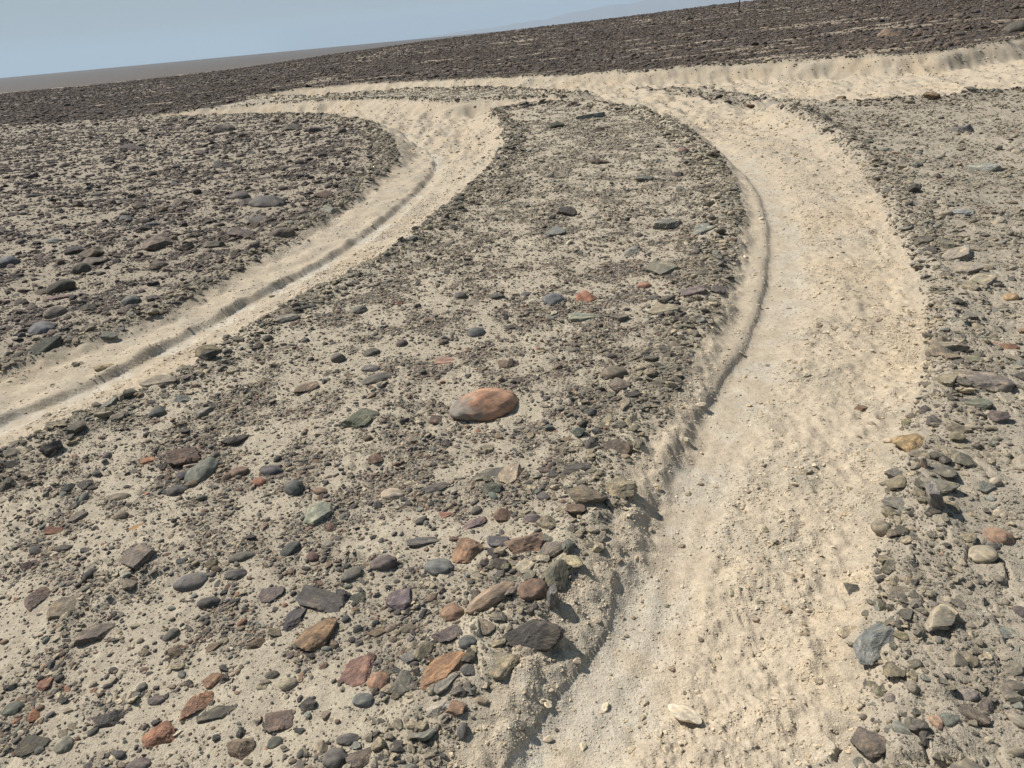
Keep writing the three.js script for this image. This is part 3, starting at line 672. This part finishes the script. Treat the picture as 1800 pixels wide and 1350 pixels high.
// ---------- loose stones strewn over the land ----------
const cellsOf = new Map();
for (const o of obstacles) { const k = Math.floor(o[0] / 0.5) + ',' + Math.floor(o[1] / 0.5); for (let a = -1; a <= 1; a++) for (let b = -1; b <= 1; b++) { const q = (Math.floor(o[0] / 0.5) + a) + ',' + (Math.floor(o[1] / 0.5) + b); if (!cellsOf.has(q)) cellsOf.set(q, []); cellsOf.get(q).push(o); } }
function blocked(x, z, r) { const l = cellsOf.get(Math.floor(x / 0.5) + ',' + Math.floor(z / 0.5)); if (l) for (const o of l) if (Math.hypot(o[0] - x, o[1] - z) < o[3] + r * 0.35) return true; return false; }
const PALETTE = [
  [[102, 99, 95, 5], [86, 82, 79, 5], [120, 112, 103, 5], [122, 100, 86, 3], [150, 136, 116, 3], [158, 118, 96, 0.5], [126, 129, 119, 2], [140, 120, 102, 2], [72, 69, 66, 2], [168, 155, 132, 1.5]],
  [[106, 94, 86, 6], [88, 79, 74, 6], [120, 107, 96, 4], [74, 71, 71, 3], [122, 107, 95, 2], [100, 101, 102, 2], [135, 122, 106, 1.5], [66, 60, 58, 2]],
  [[162, 152, 134, 6], [150, 141, 125, 5], [172, 160, 139, 5], [128, 121, 110, 2.5], [144, 145, 135, 3], [100, 96, 91, 1.2], [164, 136, 114, 0.4], [170, 160, 142, 2]],
  [[102, 88, 77, 6], [88, 75, 66, 6], [116, 101, 88, 4], [68, 62, 60, 3], [118, 104, 92, 1.5], [84, 80, 80, 2]],
];
const FLAKE_PAL = [[178, 166, 143, 4], [164, 152, 131, 4], [192, 180, 156, 3], [150, 139, 120, 3]];
const EDGE_PAL = [[140, 132, 116, 5], [122, 115, 103, 5], [158, 147, 126, 4], [102, 97, 90, 3], [84, 80, 75, 3], [176, 162, 136, 3], [128, 128, 118, 2]];
const CLOD_PAL = [[222, 205, 178, 5], [214, 197, 169, 4], [228, 213, 188, 4], [204, 188, 162, 2], [220, 197, 164, 2]];
function pick(list) { let t = 0; for (const c of list) t += c[3]; t *= rnd(); for (const c of list) { t -= c[3]; if (t <= 0) { const v = span(0.9, 1.1); return dusty(c[0] * v, c[1] * v, c[2] * v, 0.1); } } return list[0]; }
// name, smallest and largest size (m), reach (m), per square metre, half-angle
const CLASSES = [
  [0.0032, 0.006, 4.4, 8000, 60], [0.006, 0.012, 8.5, 2100, 54], [0.012, 0.025, 14, 400, 50], [0.025, 0.048, 27, 62, 48], [0.045, 0.085, 55, 13, 47], [0.08, 0.17, 110, 2.2, 46], [0.16, 0.30, 110, 0.22, 46],
];
const DENSE = [[1.2, 2.1, 3.4, 1.1, 0.25, 0, 0], [1.5, 1.7, 1.9, 2.1, 2.7, 1.8, 0.25], [1.3, 1.4, 1.9, 2.0, 1.2, 0, 0], [2, 2, 2, 5, 5.5, 6, 4]];
seed = 555;
const loose = [];
CLASSES.forEach(([d0, d1, reach, per, halfDeg], ci) => {
  const half = halfDeg * Math.PI / 180, near = ci ? 0.6 : 0.6, area = half * (reach * reach), most = 6;
  const tries = Math.round(area * per * most);
  for (let i = 0; i < tries; i++) {
    const r = reach * Math.sqrt(rnd()), a = span(-half, half), u = rnd();
    if (r < near) continue;
    const x = r * Math.sin(a), z = -r * Math.cos(a);
    // cheap refusals first
    const zoneGuess = z < at1(FAR_LINE, x) || r > 45 ? FAR : x < at1(NARROW_X, z) ? LEFT : x > at1(WIDE_X, z) ? RIGHT : STRIP;
    const patch = n2(x * 0.9 + 40, z * 0.9) * 0.32 + n2(x * 3.1, z * 3.1 + 70) * 0.6 + n2(x * 9.5 + 11, z * 9.5) * 0.5;
    let dens = DENSE[zoneGuess][ci] * (0.26 + 1.6 * sstep(-0.25, 0.4, patch));
    if (u > Math.max(dens, r < 32 ? (ci > 2 ? 6 : ci > 1 ? 5 : 3) : dens) / most) continue;
    surf(x, z, cellAt(r));
    let pal = PALETTE[zoneGuess], type = rnd() < 0.35 ? 'c' : rnd() < 0.6 ? 'a' : 's', sink = 0.12;
    if (S.isle > 0) { pal = PALETTE[RIGHT]; dens = DENSE[LEFT][ci]; }
    if (S.d > -0.02) {
      dens = ci < 5 ? [1.2, 0.7, 0.4, 0.16, 0.03][ci] * (ci === 3 || ci === 4 ? 1 + 2.2 * sstep(8, 13, r) : 1) * (0.15 + 0.85 * S.lump) * (0.3 + 1.4 * sstep(-0.3, 0.4, patch)) : 0; pal = CLOD_PAL; type = 'a';
      if (rnd() < 0.02) pal = EDGE_PAL;
    } else if (S.d > -0.45 && ci < 6) {
      const e = Math.exp(-Math.pow((S.d + 0.13) / (0.15 + 0.012 * r), 2));
      dens = lerp(dens, [1.6, 1.9, 3.2, 5.5, 5.5, 2.2][ci] * (zoneGuess === RIGHT ? 0.7 : 1) * (0.6 + 0.7 * sstep(-0.3, 0.3, patch)), e); if (rnd() < e) { pal = EDGE_PAL; type = rnd() < 0.6 ? 's' : 'a'; sink = 0.22; }
    } else if (zoneGuess === STRIP && z < -5.5 && rnd() < sstep(-5.5, -8.5, z)) { pal = PALETTE[RIGHT]; dens *= [0.9, 0.8, 0.9, 2.6, 3.4, 1, 1][ci]; if (rnd() < 0.6) type = 's'; sink = 0.2; }
    else if (zoneGuess === RIGHT) { if (rnd() < 0.5) type = 's'; sink = 0.2; }
    else if (zoneGuess === FAR) { const streak = n2(x * 0.18, z * 0.9) + 0.5 * n2(x * 0.6 + 5, z * 2.1); dens *= 1 - 0.75 * sstep(0.2, 0.42, streak); }
    if (zoneGuess === STRIP && pal === PALETTE[STRIP] && rnd() < 0.3) { pal = FLAKE_PAL; type = 's'; sink = 0.18; }
    if (u > dens / most) continue;
    const t = Math.pow(rnd(), 1.7), d = d0 * Math.pow(d1 / d0, t);
    if (r < 12 && blocked(x, z, d)) continue;
    const flatness = type === 's' ? span(0.2, 0.4) : span(0.45, 0.8), lx = d * span(1, 1.5), lz = d * span(0.8, 1.05), h = d * flatness;
    loose.push([d / r, x, S.y + h * sink, z, lx, h, lz, type, pick(pal), S.zone, S.d, pal === EDGE_PAL ? 1 : pal === CLOD_PAL ? 2 : 0]);
  }
});
console.log('loose', loose.length);
// the largest of them are things of their own, the rest is gravel nobody could count
loose.sort((a, b) => b[0] - a[0]);
const LIMIT = [150, 120, 60], used = [0, 0, 0], fields = {};
const NAMES = { 0: KINDS, 2: null };
for (const q of loose) {
  const [ratio, x, y, z, lx, h, lz, type, col, zone, d, cls] = q, r = Math.hypot(x, z);
  seed = Math.floor((x * 7919 + z * 104729) * 1000) | 0;
  if (used[cls] < LIMIT[cls] && r < 30 && Math.abs(Math.atan2(x, -z)) < 0.62 && r > 1.5) {
    const i = used[cls]++, m = new THREE.Mesh(shape(type, ratio > 0.02 ? 6 : 4, i % 9), stoneMaterial(...col, type === 'c'));
    m.position.set(x, y, z); m.scale.set(lx, h, lz); m.rotation.set(span(-0.2, 0.2), span(0, 6.28), span(-0.2, 0.2), 'YXZ');
    if (type === 's') m.rotation.x *= 1.6;
    const tone = (lx > 0.1 ? 'big ' : lx > 0.055 ? '' : 'small ') + hue(...col), mark = landmark(x, z, 0.55), place = mark ? mark.trim() : d > 0 ? 'in the pale wheel track' : WHERE[zone];
    if (cls === 1) { m.name = numbered('crust_plate'); m.userData = { label: tone + ' crust ' + (type === 's' ? 'plate' : 'lump') + ' on a track rim' + mark, category: 'crust', group: 'broken crust along the track rims' }; }
    else if (cls === 2) { m.name = numbered('dirt_clod'); m.userData = { label: tone + ' earth clod in a wheel track' + mark, category: 'clod', group: 'clods in the wheel tracks' }; }
    else { m.name = numbered(KINDS[type][0]); m.userData = { label: 'loose ' + tone + ' ' + KINDS[type][1] + ' ' + place, category: KINDS[type][2], group: 'loose stones ' + place }; }
    m.castShadow = m.receiveShadow = true;
    scene.add(m);
    continue;
  }
  const f = cls === 2 ? 'dirt_crumbs' : cls === 1 ? 'crust_rubble' : r > 28 ? 'field_stones' : 'gravel', v = Math.floor(rnd() * 4);
  (fields[f + '|' + type + '|' + v] ||= []).push(q);
}
const STUFF = { dirt_crumbs: ['pale crumbs of dry earth scattered in the wheel tracks', 'crumbs'], crust_rubble: ['broken crust and chips heaped along the track rims', 'rubble'], field_stones: ['countless dark stones covering the far plain', 'stones'], gravel: ['loose gravel strewn over the desert floor', 'gravel'] };
const looseMaterial = new THREE.MeshStandardMaterial({ color: 0xffffff, vertexColors: true, map: rockMap, roughness: 0.95 });
const M = new THREE.Matrix4(), Q = new THREE.Quaternion(), E3 = new THREE.Euler(), P3 = new THREE.Vector3(), S3 = new THREE.Vector3(), K = new THREE.Color();
for (const key of Object.keys(fields).sort()) {
  const [f, type, v] = key.split('|'), list = fields[key], im = new THREE.InstancedMesh(shape(type, 3, 20 + Number(v)), looseMaterial, list.length);
  seed = 31337 + key.length * 7 + Number(v);
  list.forEach((q, i) => {
    const tl = type === 's' ? 0.5 : 0.35; E3.set(span(-tl, tl), span(0, 6.2832), span(-tl, tl), 'YXZ'); Q.setFromEuler(E3);
    im.setMatrixAt(i, M.compose(P3.set(q[1], q[2], q[3]), Q, S3.set(q[4], q[5], q[6])));
    im.setColorAt(i, K.setRGB(toLinear(q[8][0]) / ALBEDO, toLinear(q[8][1]) / ALBEDO, toLinear(q[8][2]) / ALBEDO));
  });
  im.name = numbered(f); im.castShadow = im.receiveShadow = true;
  im.userData = { kind: 'stuff', label: STUFF[f][0], category: STUFF[f][1] };
  scene.add(im);
}

// ---------- a marker post on the skyline ----------
{
  const x = 21.0, z = -66.0, y = surf(x, z, 0.3).y, post = new THREE.Group();
  const wood = new THREE.MeshStandardMaterial({ color: new THREE.Color().setRGB(0.055, 0.045, 0.038), roughness: 0.95 });
  const shaft = new THREE.LatheGeometry([[0, -0.2], [0.06, -0.2], [0.055, 0.3], [0.046, 0.62], [0.03, 0.66], [0, 0.665]].map(([a, b]) => new THREE.Vector2(a, b)), 9);
  const p = shaft.attributes.position;
  for (let i = 0; i < p.count; i++) p.setX(i, p.getX(i) * (1 + 0.2 * n2(p.getY(i) * 6, 4)) + 0.02 * p.getY(i));
  shaft.computeVertexNormals();
  const a = new THREE.Mesh(shaft, wood); a.name = 'shaft';
  const b = new THREE.Mesh(new THREE.CylinderGeometry(0.052, 0.055, 0.05, 9), new THREE.MeshStandardMaterial({ color: new THREE.Color().setRGB(0.10, 0.09, 0.08), roughness: 0.9 })); b.name = 'band'; b.position.set(0.01, 0.5, 0);
  post.add(a, b); post.position.set(x, y, z); post.name = 'marker_post'; post.rotation.z = -0.06;
  for (const m of [a, b]) m.castShadow = m.receiveShadow = true;
  post.userData = { label: 'short dark post standing upright on the skyline', category: 'post' };
  scene.add(post);
}
renderer.render(scene, camera);
